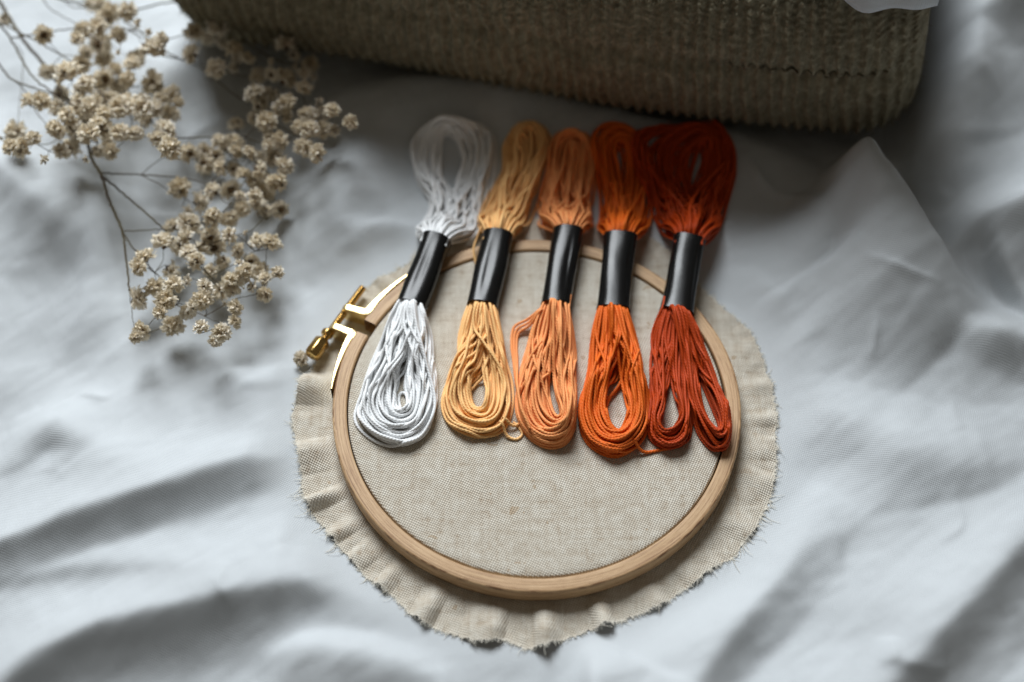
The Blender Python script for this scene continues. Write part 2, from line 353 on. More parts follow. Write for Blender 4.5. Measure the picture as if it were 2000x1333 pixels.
# ------------------------------------------------------------------ sweater
A0 = W(322, 136, .6)[:2]; A1 = W(1784, 356, .6)[:2]
ax = (A1 - A0); LEN = np.linalg.norm(ax); ax /= LEN; ay = np.array([-ax[1], ax[0]])
DEP, HGT = 13.0, 11.3
def sweater():
    nu, ns = 560, 520
    u = np.linspace(0, LEN, nu)
    s = np.linspace(0, 1, ns, endpoint=False) * 2 * PI
    # section: superellipse, first quarter is the front
    e = 2 / 2.35
    c, sn = np.cos(s), np.sin(s)
    sy = np.sign(c) * np.abs(c) ** e; sz = np.sign(sn) * np.abs(sn) ** e
    per = np.concatenate([[0], np.cumsum(np.hypot(np.diff(sy * DEP / 2), np.diff(sz * HGT / 2)))])
    U, Sg = np.meshgrid(u, per, indexing='ij')
    # end rounding
    endd = np.minimum(u, LEN - u); rc = 3.0
    k = np.where(endd < rc, np.sqrt(np.clip(1 - ((rc - endd) / rc) ** 2, 0, 1)), 1.0); inset = (1 - k) * 2.4
    sag = .25 * np.sin(u * .35 + 1) + .2 * np.sin(u * .21)
    Yl = -sy[None] * (DEP / 2 - inset[:, None] ) + DEP / 2 + .3 * np.sin(u * .23)[:, None] * (sy[None] > 0) * 1
    Zl = sz[None] * (HGT / 2 - inset[:, None]) + HGT / 2 + (sag[:, None]) * (sz[None] > 0)
    Yl = Yl + .35 * np.exp(-((Zl - 1.4) / 1.2) ** 2) * (-1) * (sy[None] > 0) + .30 * np.exp(-((Zl - 5.6) / .45) ** 2) * (sy[None] > 0)
    ny = -sy[None] * np.ones((nu, 1)); nz = sz[None] * np.ones((nu, 1)); nl = np.hypot(ny, nz) + 1e-6; ny /= nl; nz /= nl
    pr, rw = .50, .34
    uw = U + .16 * wnoise(U, Sg, 21, 7, 3); sw = Sg + .3 * wnoise(U, Sg, 22, 4, 3) + .25 * wnoise(U, Sg * .3, 27, 1.1, 1)
    f = (uw / pr) % 1 - .5
    rib = np.cos(2 * PI * f); st = np.cos(2 * PI * (sw / rw + np.abs(f) * 1.3))
    disp = .10 * rib + .05 * st * (.5 + .5 * (rib > -.3)) + .05 * wnoise(U, Sg, 23, .6, 3)
    Yl = Yl + ny * disp; Zl = Zl + nz * disp
    U = U * (1 - .0045 * Zl)
    X = A0[0] + ax[0] * U + ay[0] * Yl; Y = A0[1] + ax[1] * U + ay[1] * Yl
    V = np.stack([X, Y, Zl + .05], -1)
    mb = MB(); mb.add(V.reshape(-1, 3), grid_faces(nu, ns, True))
    for i, fl in ((0, 0), (nu - 1, 1)):
        cpt = V[i].mean(0); mb.add(np.concatenate([V[i], [cpt]]), np.array([[j, (j + 1) % ns, ns] if fl else [(j + 1) % ns, j, ns] for j in range(ns)]))
    # woolly fibres standing off the surface
    root_ = obj('folded_sweater', mb.mesh('folded_sweater', m_wool))
    fb = MB()
    for _ in range(9000):
        i = rng.integers(2, nu - 2); j = rng.integers(0, int(ns * .62)) - int(ns * .25)
        p = V[i, j % ns]; nrm = np.array([ay[0] * ny[i, j % ns], ay[1] * ny[i, j % ns], nz[i, j % ns]])
        if i > nu - 30: nrm = nrm + np.array([ax[0], ax[1], 0]) * rng.uniform(0, 1.2)
        q = p + nrm * rng.uniform(.08, .22) + rng.normal(0, .08, 3); r_ = q + rng.normal(0, .09, 3) 
        tube(fb, np.array([p, (p + q) / 2 + rng.normal(0, .03, 3), q, r_]), np.array([.009, .008, .006, .003]), 3, caps=False)
    obj('wool_fuzz', fb.mesh('wool_fuzz', m_wool), root_)
    return root_
sw = sweater()
def lapped_cloth():
    # white cloth folded over the top front edge of the sweater near its right end
    c0, c1 = W(1470, 0, HGT)[:2], W(1845, 0, HGT)[:2]
    u0, u1 = (c0 - A0) @ ax, (c1 - A0) @ ax
    rows = []
    for b in np.linspace(0, 1, 34):
        row = []
        for a in np.linspace(0, 1, 70):
            u = u0 + (u1 - u0) * a; w = .18 * math.sin(a * 9 + 1) + .1 * math.sin(a * 23)
            dip = .9 * math.exp(-((a - .62) / .22) ** 2) + .15 * math.sin(a * 14)      # lowest point of the hem
            zt_, L_ = HGT + .45, 1.45 + .6 * dip
            s_ = b * 8.0
            if s_ < L_: y, z = -.35 - w, zt_ - (L_ - s_) + .0
            else: q = s_ - L_; y, z = -.35 - w * math.exp(-q) + q, zt_ + .5 * (1 - math.exp(-q)) + .12 * math.sin(q * 2 + a * 7)
            k_ = min(1, abs(s_ - L_) / .8); z -= .25 * (1 - k_) ** 2; y += .15 * (1 - k_) ** 2
            row.append((A0[0] + ax[0] * u + ay[0] * y, A0[1] + ax[1] * u + ay[1] * y, z))
        rows.append(row)
    V = np.array(rows); me = new_mesh('folded_cloth', V.reshape(-1, 3), grid_faces(34, 70), m_sheet); o = obj('folded_cloth', me)
    md = o.modifiers.new('thickness', 'SOLIDIFY'); md.thickness = .0006; return o
tag(lapped_cloth(), 'edge of white cloth lapping over the right end of the sweater at the top', 'cloth'); tag(sw, 'olive grey ribbed knit sweater folded thick along the top of the picture', 'sweater')

# ------------------------------------------------------------------ hoop
H = .85; RO, RI = 7.5, 6.98; ZL = .80
def ang(px, py, z=H):
    p = W(px, py, z); return math.atan2(p[1], p[0])
aU, aL = ang(728, 632), ang(709, 652)          # ends of the outer ring at the gap
hoop = empty('embroidery_hoop', (0, 0, 0)); tag(hoop, 'round beech embroidery hoop with brass screw clamp holding the beige linen', 'embroidery hoop')
def ring():
    # profile clockwise in (r,z) with rounded corners, v coordinate 0..1 for the top face
    pr = []
    def arc(cx, cz, r, a0, a1, n=5):
        for a in np.linspace(a0, a1, n): pr.append((cx + r * math.cos(a), cz + r * math.sin(a)))
    zb = .10
    pr.append((RI, zb + .04)); arc(RI + .05, H - .05, .05, PI, PI / 2); 
    for t in (.25, .5, .75): pr.append((RI + .05 + t * (RO - RI - .13), H))
    arc(RO - .08, H - .08, .08, PI / 2, 0); pr.append((RO, .5)); pr.append((RO, .3)); arc(RO - .06, zb + .06, .06, 0, -PI / 2, 4); pr.append((RI + .1, zb))
    pr = np.array(pr); k = len(pr)
    vv = np.array([(r - RI) / (RO - RI) if z > H - .1 else (1.0 + (H - .1 - z)) if r > RO - .1 else -.3 for r, z in pr])
    a0 = aU - 2 * PI if aU > aL else aU       # go clockwise from the upper end round to the lower end
    hi, lo = aU, aL
    while hi < 0: hi += 2 * PI
    while lo < 0: lo += 2 * PI
    th = np.linspace(lo, hi + 2 * PI if hi < lo else hi, 721)
    n = len(th); wob = .012 * np.sin(3 * th + 1) + .006 * np.sin(7 * th)
    R = pr[None, :, 0] + wob[:, None] * 1.0
    V = np.stack([R * np.cos(th)[:, None], R * np.sin(th)[:, None], np.broadcast_to(pr[None, :, 1], R.shape)], -1)
    V[..., :2] += 0
    U = np.stack([np.broadcast_to((th * 7.2)[:, None], R.shape), np.broadcast_to(vv[None], R.shape)], -1).reshape(-1, 2)
    mb = MB(); mb.add(V.reshape(-1, 3), grid_faces(n, k, True), U)
    for i, fl in ((0, 0), (n - 1, 1)):
        c = V[i].mean(0); mb.add(np.concatenate([V[i], [c]]), np.array([[j, (j + 1) % k, k] if not fl else [(j + 1) % k, j, k] for j in range(k)]), np.tile([[3.3, .5]], (k + 1, 1)))
    return mb.mesh('outer_ring', m_wood)
o = obj('outer_ring', ring(), hoop); print('gap', math.degrees(aU), math.degrees(aL))
mb = MB()
pr = np.array([(6.25, .12), (6.25, ZL - .06), (6.84, ZL - .06), (6.84, .12)]); th = np.linspace(0, 2 * PI, 181)[:-1]
V = np.stack([pr[None, :, 0] * np.cos(th)[:, None], pr[None, :, 0] * np.sin(th)[:, None], np.broadcast_to(pr[None, :, 1], (180, 4))], -1).reshape(-1, 3)
F = grid_faces(180, 4, True); F = np.concatenate([F, [[179 * 4 + j, 179 * 4 + (j + 1) % 4, (j + 1) % 4, j] for j in range(4)]]); mb.add(V, F)
obj('inner_ring', mb.mesh('inner_ring', m_wood, False), hoop)

# linen: taut disc, over the inner ring, down the wall, out under the outer ring, ruffled margin
edge_px = [(575,780),(578,870),(590,955),(625,1022),(690,1095),(760,1155),(830,1215),(885,1232),(935,1250),(985,1243),(1030,1262),(1075,1262),(1130,1238),(1180,1218),(1300,1165),(1400,1105),(1470,1035),(1505,960),(1520,870),(1515,790),(1492,700),(1462,640),(1405,590),(1370,553),(1300,480),(1240,448),(1150,432),(1050,425),(950,436),(870,466),(800,508),(745,532),(700,575),(665,640),(630,695),(590,735)]
EW = np.array([W(px, py, .25)[:2] for px, py in edge_px]); ea = np.arctan2(EW[:, 1], EW[:, 0]); er = np.hypot(EW[:, 0], EW[:, 1])
o_ = np.argsort(ea); ea, er = ea[o_], er[o_]
ea3 = np.concatenate([ea - 2 * PI, ea, ea + 2 * PI]); er3 = np.tile(er, 3)
def edge_r(t): 
    t = (t + PI) % (2 * PI) - PI
    return np.interp(t, ea3, er3)
def ruffle(t):
    a = .5 + .5 * np.cos(t + 2.75)                 # strongest at the left and lower left
    a = .05 + .27 * a * (.35 + .65 * np.clip(.5 + .9 * np.sin(4 * t + 1.2) , 0, 1)) + .11 * np.exp(-((((t + PI / 2 + PI) % (2 * PI) - PI)) / .5) ** 2)
    ph = 29 * t + 2.2 * np.sin(3 * t + .5) + 1.5 * np.sin(5 * t)
    return a * (np.cos(ph) + .35 * np.cos(1.7 * ph + 1))
def linen():
    nth = 1400; th = np.linspace(-PI, PI, nth, endpoint=False)
    rows = []
    for r in np.concatenate([np.linspace(.02, 1, 12)[:-1], np.linspace(1, 6.7, 60)]): rows.append((np.full(nth, r), np.full(nth, ZL) + .012 * np.sin(th * 3 + r * 0.9) * min(1, r / 2)))
    for a in np.linspace(0, PI / 2, 6)[1:]: rows.append((np.full(nth, 6.82 + .1 * math.sin(a)), np.full(nth, ZL - .1 + .1 * math.cos(a))))
    for z in (.55, .35, .2): rows.append((np.full(nth, 6.92), np.full(nth, z)))
    rows.append((np.full(nth, 6.97), np.full(nth, .085)))
    E = edge_r(th) + .10 * wnoise(np.cos(th) * 8, np.sin(th) * 8, 31, 3, 3)
    E = np.convolve(np.concatenate([E[-6:], E, E[:6]]), np.ones(9) / 9, 'same')[6:-6] + .035 * wnoise(np.cos(th) * 8, np.sin(th) * 8, 33, .35, 2)
    for t in np.linspace(0, 1, 30):
        r = 7.1 + (E - 7.1) * t; k = sstep(.25, 1, (r - 7.1) / (E - 7.1 + 1e-6)) if t > 0 else 0 * r
        k = np.clip((r - 7.45) / 1.0, 0, 1.2) ** 1.2
        x, y = r * np.cos(th), r * np.sin(th)
        z = .07 + k * np.maximum(.10 + ruffle(th) * (1 - .2 * t ** 3) - .09 * t, -.02) - .03 * k
        z = np.maximum(z, sheet_z(x, y) + .035) + .02 * wnoise(x, y, 35, 1.2, 2) * k
        rows.append((r, z))
    R = np.array([a for a, _ in rows]); Z = np.array([z for _, z in rows])
    V = np.stack([R * np.cos(th), R * np.sin(th), Z], -1)
    mb = MB(); mb.add(V.reshape(-1, 3), grid_faces(len(rows), nth, True))
    return mb.mesh('linen_cloth', m_linen), th, V[-1], V[-2]
lm, lth, LE, LE2 = linen()
lin = obj('linen_cloth', lm); tag(lin, 'beige linen stretched flat inside the hoop, ruffled frayed margin outside it', 'fabric')
fb = MB()
for _ in range(2300):
    i = rng.integers(0, len(lth)); p = LE[i]; out = (LE[i] - LE2[i]); out /= np.linalg.norm(out)
    d = out + rng.normal(0, .7, 3) * np.array([1, 1, .35]); d /= np.linalg.norm(d)
    a = math.degrees(lth[i]) % 360
    l = rng.uniform(.05, .17) + (rng.random() < .05) * rng.uniform(.1, .3)
    if (200 < a < 222 or 318 < a < 338) and rng.random() < .2: l += rng.uniform(.1, .55)
    q = p + d * l; q[2] = max(q[2], float(sheet_z(q[0], q[1])) + .03); mpt = (p + q) / 2 + rng.normal(0, .12 * l, 3) * [1, 1, .3]; mpt[2] = max(mpt[2], .05)
    C = spline([p - out * .06, p, mpt, q], l / 4); tube(fb, C, np.linspace(.012, .005, len(C)), 4, caps=False)
obj('frayed_edge', fb.mesh('frayed_edge', m_fray), lin)

# clamp
def strip(mb, P, th_, z0, z1, bev=.035):
    """upright strip following plan polyline P (n,2), thickness th_ (centred), with softened edges"""
    P = np.asarray(P, float); n = len(P); T = np.gradient(P, axis=0); T /= np.linalg.norm(T, axis=1, keepdims=True); Nn = np.stack([-T[:, 1], T[:, 0]], 1)
    th_ = np.broadcast_to(th_, n); z0 = np.broadcast_to(z0, n); z1 = np.broadcast_to(z1, n)
    sec = []
    for a in (225, 315, 45, 135):
        for da in (-45, -15, 15, 45): sec.append((a, da))
    rows = []
    for i in range(n):
        h2 = th_[i] / 2; b2 = min(bev, h2 * .8)
        ring_ = []
        for (cx, cz, a0) in ((-1, 0, 180), (1, 0, 270), (1, 1, 0), (-1, 1, 90)):
            for a in np.radians(np.linspace(a0, a0 + 90, 4)):
                x = cx * (h2 - b2) + b2 * math.cos(a); z = (z0[i] + b2 if cz == 0 else z1[i] - b2) + b2 * math.sin(a)
                ring_.append((P[i, 0] + Nn[i, 0] * x, P[i, 1] + Nn[i, 1] * x, z))
        rows.append(ring_)
    V = np.array(rows); k = V.shape[1]; mb.add(V.reshape(-1, 3), grid_faces(n, k, True)[:, ::-1])
    for i, fl in ((0, 1), (n - 1, 0)):
        c = V[i].mean(0); mb.add(np.concatenate([V[i], [c]]), np.array([[j, (j + 1) % k, k] if not fl else [(j + 1) % k, j, k] for j in range(k)]))
def arc_pts(a0, a1, r, n=22):
    t = np.linspace(a0, a1, n); return np.stack([r * np.cos(t), r * np.sin(t)], 1)
zt = H + .02
a_tipU = ang(812, 528); a_tipL = ang(650, 760)
bendU = W(716, 610, zt)[:2]; endU = W(668, 597, zt)[:2]; bendL = W(689, 651, zt)[:2]; endL = W(645, 633, zt)[:2]
def bracket(a_tip, a_ring, bend, end, name):
    A = arc_pts(a_tip, a_ring, RO + .09, 20)
    ctrl = np.concatenate([A, [bend + (A[-1] - bend) * .12], [bend + (end - bend) * .14], [bend + (end - bend) * .5], [end]])
    th_ = np.concatenate([np.linspace(.07, .25, 20), [.31, .31, .28, .28]])
    P = spline(np.concatenate([ctrl, th_[:, None]], 1), .05)
    s = np.linspace(0, 1, len(P)); dend = np.linalg.norm(P[:, :2] - end, axis=1)
    zz0 = np.interp(dend, [0, .12, .3], [.30, .16, .10]); zz1 = np.full(len(P), zt); zz1 = zt - np.interp(dend, [0, .08, .2], [.16, .04, 0])
    tap = np.interp(s, [0, .35], [.12, 0]) * 0
    mb = MB(); strip(mb, P[:, :2], P[:, 2], zz0, zz1 - tap); return obj(name, mb.mesh(name, m_brass), hoop)
def angc(p): return math.atan2(p[1], p[0])
aUr = ang(738, 594); aLr = ang(686, 664)
bracket(a_tipU, aUr, bendU, endU, 'clamp_bracket'); bracket(a_tipL, aLr, bendL, endL, 'clamp_bracket')
# screw, nut, knob
s0 = W(709, 562, .5); s1 = W(634, 663, .5); sd_ = (s1 - s0) / np.linalg.norm(s1 - s0)
mb = MB(); n = 420; tt = np.linspace(0, np.linalg.norm(s1 - s0), n); R = .14 + .010 * np.sin(tt * 2 * PI / .07); R[:3] = [.06, .1, .115]
tube(mb, s0 + tt[:, None] * sd_, R, 18); obj('clamp_screw', mb.mesh('clamp_screw', m_brassd), hoop)
def lathe_along(name, p, axis, prof, k, mat_, sq=0, rot=0):
    mb = MB(); C = np.array([p + axis * a for a, _ in prof]); R = np.array([r for _, r in prof])
    A = np.cross(axis, [0, 0, 1.]); A /= np.linalg.norm(A); B = np.cross(axis, A); ph = np.arange(k) * 2 * PI / k + rot
    fac = np.ones(k) if not sq else (1 / np.maximum(np.abs(np.cos(((ph * sq / (2 * PI) + .5) % 1 - .5) * 2 * PI / sq)), .3)) 
    if sq: fac = fac * np.cos(PI / sq); fac = np.minimum(fac, .965)
    V = C[:, None] + (R[:, None] * fac)[..., None] * (np.cos(ph)[None, :, None] * A + np.sin(ph)[None, :, None] * B)
    mb.add(V.reshape(-1, 3), grid_faces(len(prof), k, True)[:, ::-1])
    me = mb.mesh(name, mat_); return obj(name, me, hoop)
nutp = W(641, 650, .5)
lathe_along('hex_nut', nutp - sd_ * .08, sd_, [(-.001, .0), (0, .19), (.03, .235), (.06, .25), (.22, .25), (.25, .235), (.28, .19), (.281, 0)], 36, m_brassd, 6, PI / 6)
kp = W(635, 660, .5)
lathe_along('screw_head', kp + sd_ * .08, sd_, [(0, .0), (.0, .20), (.05, .28), (.11, .33), (.78, .33), (.86, .29), (.90, .21), (.91, 0)], 36, m_brassd, 6, PI / 6)

# ------------------------------------------------------------------ floss skeins
SR = .049                                  # strand radius
class Occ:
    """height map used to lay one strand on top of another"""
    def __init__(s, x0, y0, x1, y1, c=.03):
        s.x0, s.y0, s.c = x0, y0, c; s.nx = int((x1 - x0) / c); s.ny = int((y1 - y0) / c)
        X, Y = np.meshgrid(x0 + np.arange(s.nx) * c, y0 + np.arange(s.ny) * c)
        r = np.hypot(X, Y); z = np.maximum(sheet_z(X, Y), .0)
        z = np.where(r < 8.6, np.maximum(z, .3), z); z = np.where(r < RO, H, z); z = np.where(r < RI, ZL + .01, z)
        s.Z = z
    def idx(s, P): return np.clip(((P[:, 0] - s.x0) / s.c).astype(int), 4, s.nx - 5), np.clip(((P[:, 1] - s.y0) / s.c).astype(int), 4, s.ny - 5)
    def need(s, P, r):
        i, j = s.idx(P); z = s.Z[j, i].copy(); k = int(r * .55 / s.c)
        for a in range(-k, k + 1):
            for b_ in range(-k, k + 1): z = np.maximum(z, s.Z[j + b_, i + a] - (a * a + b_ * b_) * s.c ** 2 * 6)
        return z + r * .92
    def put(s, P, r):
        i, j = s.idx(P); k = int(r / s.c)
        for a in range(-k, k + 1):
            for b_ in range(-k, k + 1):
                d2 = (a * a + b_ * b_) * s.c ** 2
                if d2 < r * r * .9: np.maximum.at(s.Z, (j + b_, i + a), P[:, 2] + math.sqrt(r * r - d2))
occ = Occ(-9, -4, 12, 19)
def smooth1(z, n):
    for _ in range(n):
        z = z.copy(); z[1:-1] = (z[:-2] + 2 * z[1:-1] + z[2:]) / 4
    return z
def lay(mb, C, zs, ze, rad, k=15, depth=.2, free=2.2, lift=0):
    """C plan control points; zs/ze forced heights at the ends (inside the paper band)"""
    P = spline(C, .05); n = len(P); s = np.linspace(0, n * .05, n)
    P3 = np.concatenate([P, np.zeros((n, 1))], 1)
    need = occ.need(P3, rad); d0, d1 = s, s[-1] - s
    z = need.copy()
    if zs is not None:
        w = 1 - sstep(.0, free, d0); z = np.maximum(z, need * (1 - w) + zs * w); need = np.where(d0 < .55, zs, need); z = np.where(d0 < .3, zs, z)
    if ze is not None:
        w = 1 - sstep(.0, free, d1); z = np.maximum(z, need * (1 - w) + ze * w); need = np.where(d1 < .55, ze, need); z = np.where(d1 < .3, ze, z)
    for _ in range(10):
        z = np.maximum(smooth1(z, 5), need - .012)
        if zs is not None: z = np.where(s < .5, zs, z)
        if ze is not None: z = np.where(d1 < .5, ze, z)
    z = smooth1(z, 6)
    if zs is not None: z[0] = zs
    if ze is not None: z[-1] = ze
    P3[:, 2] = z + lift; occ.put(P3, rad)
    Q = spline(P3[::3], .024) 
    tube(mb, Q, rad * rng.uniform(.9, 1.1) * (1 + .05 * np.sin(np.arange(len(Q)) * .11 + rng.uniform(0, 6))), k, lobes=3, depth=depth, twist=2 * PI / .37, phase=rng.uniform(0, 6), caps=False)
    for _ in range(int(len(Q) * .10)):      # loose cotton fibres
        i = rng.integers(2, len(Q) - 6); o_ = rng.normal(0, 1, 3); o_[2] = abs(o_[2]); o_ /= np.linalg.norm(o_)
        a_ = Q[i] + o_ * rad * .8; dd = (Q[i + 4] - Q[i]); dd /= np.linalg.norm(dd) + 1e-9
        b_ = a_ + o_ * rng.uniform(.01, .05) + dd * rng.uniform(.04, .14); c_ = b_ + o_ * rng.uniform(-.03, .03) + dd * rng.uniform(.02, .1) + rng.normal(0, .03, 3)
        tube(mb, np.array([a_, b_, c_]), np.array([.005, .004, .002]), 3, caps=False)
    return P3
def px_path(pts, z): 
    z = np.broadcast_to(z, len(pts)); return np.array([W(a, b_, zz)[:2] for (a, b_), zz in zip(pts, z)])
def px_on(pts, z):
    z = np.broadcast_to(np.asarray(z, float), len(pts)).copy(); e = np.sin(np.linspace(0, PI, len(pts))) ** .5
    z0 = z.copy()
    for _ in range(5):
        P = np.array([W(a, b_, zz) for (a, b_), zz in zip(pts, z)]); sup = np.maximum(sheet_z(P[:, 0], P[:, 1]), np.where(np.hypot(P[:, 0], P[:, 1]) < RO, ZL, .1)) + .38
        z = z0 * (1 - e) + sup * e
    return np.array([W(a, b_, zz)[:2] for (a, b_), zz in zip(pts, z)])
def bundle(mb, outer, inner, n, z, mouth_c, ux, zc, hw, hz, spread=.16, rad=SR, up=False, amps=(0, 1)):
    outer = list(outer); cx_ = (outer[0][0] + outer[-1][0]) / 2
    for q_, push in ((1, 9 if up else 7), (len(outer) - 2, 9 if up else 7), (2, 3), (len(outer) - 3, 3)):
        outer[q_] = (outer[q_][0] + (push if outer[q_][0] > outer[0][0] * .5 + outer[-1][0] * .5 else -push), outer[q_][1])
    Co = px_on(outer, z); Ci = px_on(inner, z); m = len(Co)
    n = int(n * 1.4); a_ = np.linspace(amps[0], amps[1], n) + rng.uniform(-.5, .5, n) / n; rng.shuffle(a_)
    order = np.linspace(-1, 1, n) * hz
    S0 = rng.permutation(np.linspace(-.98, .3, n)) + rng.normal(0, .02, n); S1 = rng.permutation(np.linspace(-.3, .98, n)) + rng.normal(0, .02, n)
    for ii, (a, zz) in enumerate(zip(a_, order)):
        t = np.linspace(0, 1, m)
        C = Ci * (1 - a) + Co * a
        # slow wander, independent on both legs
        w = sum(rng.normal(0, spread / (q ** .8)) * np.sin(PI * t * q + rng.uniform(0, PI)) for q in (1.3, 2.4, 4.1))
        w2 = sum(rng.normal(0, spread / (q ** .8)) * np.sin(PI * t * q + rng.uniform(0, PI)) for q in (1.1, 2.9, 4.6))
        env = np.sin(PI * t) ** .5
        C = C + np.stack([w * env, w2 * env], 1)
        # slots in the band mouth; threads keep fanning straight out of it and only slowly join their leg of the loop
        l0 = S0[ii]; l1 = S1[ii]
        far = np.linalg.norm(C[m // 2] - mouth_c); adir = (C[m // 2] - mouth_c) / far
        k0, k1, k2, k3 = rng.uniform(0, .35), rng.uniform(.5, .92), rng.uniform(0, .35), rng.uniform(.5, .92)
        for j in range(m):
            left = j < m / 2; l = l0 if left else l1; o1, o2 = (Co[j], Co[m - 1 - j]) if left else (Co[m - 1 - j], Co[j])
            along = max(0, (C[j] - mouth_c) @ adir); k_ = sstep(k0 if left else k2, k1 if left else k3, along / far)
            line = (o1 + o2) / 2 + (o2 - o1) / 2 * l * .97 + np.array([w, w2]).T[j] * .5 * min(1, along)
            C[j] = line * (1 - k_) + C[j] * k_
        C[0] = mouth_c + ux * l0 * hw; C[-1] = mouth_c + ux * l1 * hw
        tg = C[m // 2] - mouth_c; inn = -AX * (.45 if not up else -.45)
        C = np.concatenate([[C[0] + inn], C, [C[-1] + inn]])
        lim = hz * .82
        lay(mb, C, zc + np.clip(zz * .9 + rng.normal(0, .04), -lim, lim), zc + np.clip(zz * .9 + rng.normal(0, .04), -lim, lim), rad)
def band(topL, topR, botL, botR, zt_, zb_, hz, root, seed):
    TL, TR = W(*topL, zt_), W(*topR, zt_); BL, BR = W(*botL, zb_), W(*botR, zb_)
    ct, cb = (TL + TR) / 2, (BL + BR) / 2; hw = (np.linalg.norm(TR - TL) + np.linalg.norm(BR - BL)) / 4
    axv = cb - ct; Lb = np.linalg.norm(axv); axv /= Lb; ux = np.cross(axv, [0, 0, 1.]); ux /= np.linalg.norm(ux)
    if ux[0] < 0: ux = -ux
    uz = np.cross(ux, axv); uz *= np.sign(uz[2])
    r = np.random.default_rng(seed); k, n = 72, 40; ph = np.arange(k) * 2 * PI / k; e = 2 / 2.5
    cx = np.sign(np.cos(ph)) * np.abs(np.cos(ph)) ** e; cz = np.sign(np.sin(ph)) * np.abs(np.sin(ph)) ** e
    mb = MB()
    def shell(sh, i0=0):
        rows = []
        for i in range(n):
            t = i / (n - 1)
            w = 1 + .02 * math.sin(3 * t + seed) + .012 * math.sin(9 * t + 2 * seed); hh = 1 + .03 * math.sin(4 * t + 1.3 * seed)
            dent = .035 * np.exp(-((ph - (1.2 + .5 * math.sin(seed))) / .18) ** 2) * math.sin(PI * t) + .02 * np.sin(2 * ph + 5 * t + seed)
            fl = 1 + .03 * (abs(2 * t - 1) ** 6)
            q = ct + axv * Lb * t
            end = .02 * np.sin(2 * ph + seed) * (abs(2 * t - 1) ** 8)
            rows.append(q + (cx * ((hw + .05) * w * fl - dent) * sh)[:, None] * ux + (cz * ((hz + .14) * hh * fl - dent) * sh)[:, None] * uz + end[:, None] * axv)
        return np.array(rows)
    Vo = shell(1.0); Vi = shell(.955)
    mb.add(Vo.reshape(-1, 3), grid_faces(n, k, True)); mb.add(Vi.reshape(-1, 3), grid_faces(n, k, True)[:, ::-1])
    for i, fl in ((0, 0), (n - 1, 1)):
        f = np.array([[j, (j + 1) % k, k + (j + 1) % k, k + j] for j in range(k)]); mb.add(np.concatenate([Vo[i], Vi[i]]), f if fl else f[:, ::-1])
    # glued overlap edge of the paper on the right-hand side
    o = obj('paper_band', mb.mesh('paper_band', m_paper), root)
    return ct, cb, ux[:2], hw, axv[:2] / np.linalg.norm(axv[:2])
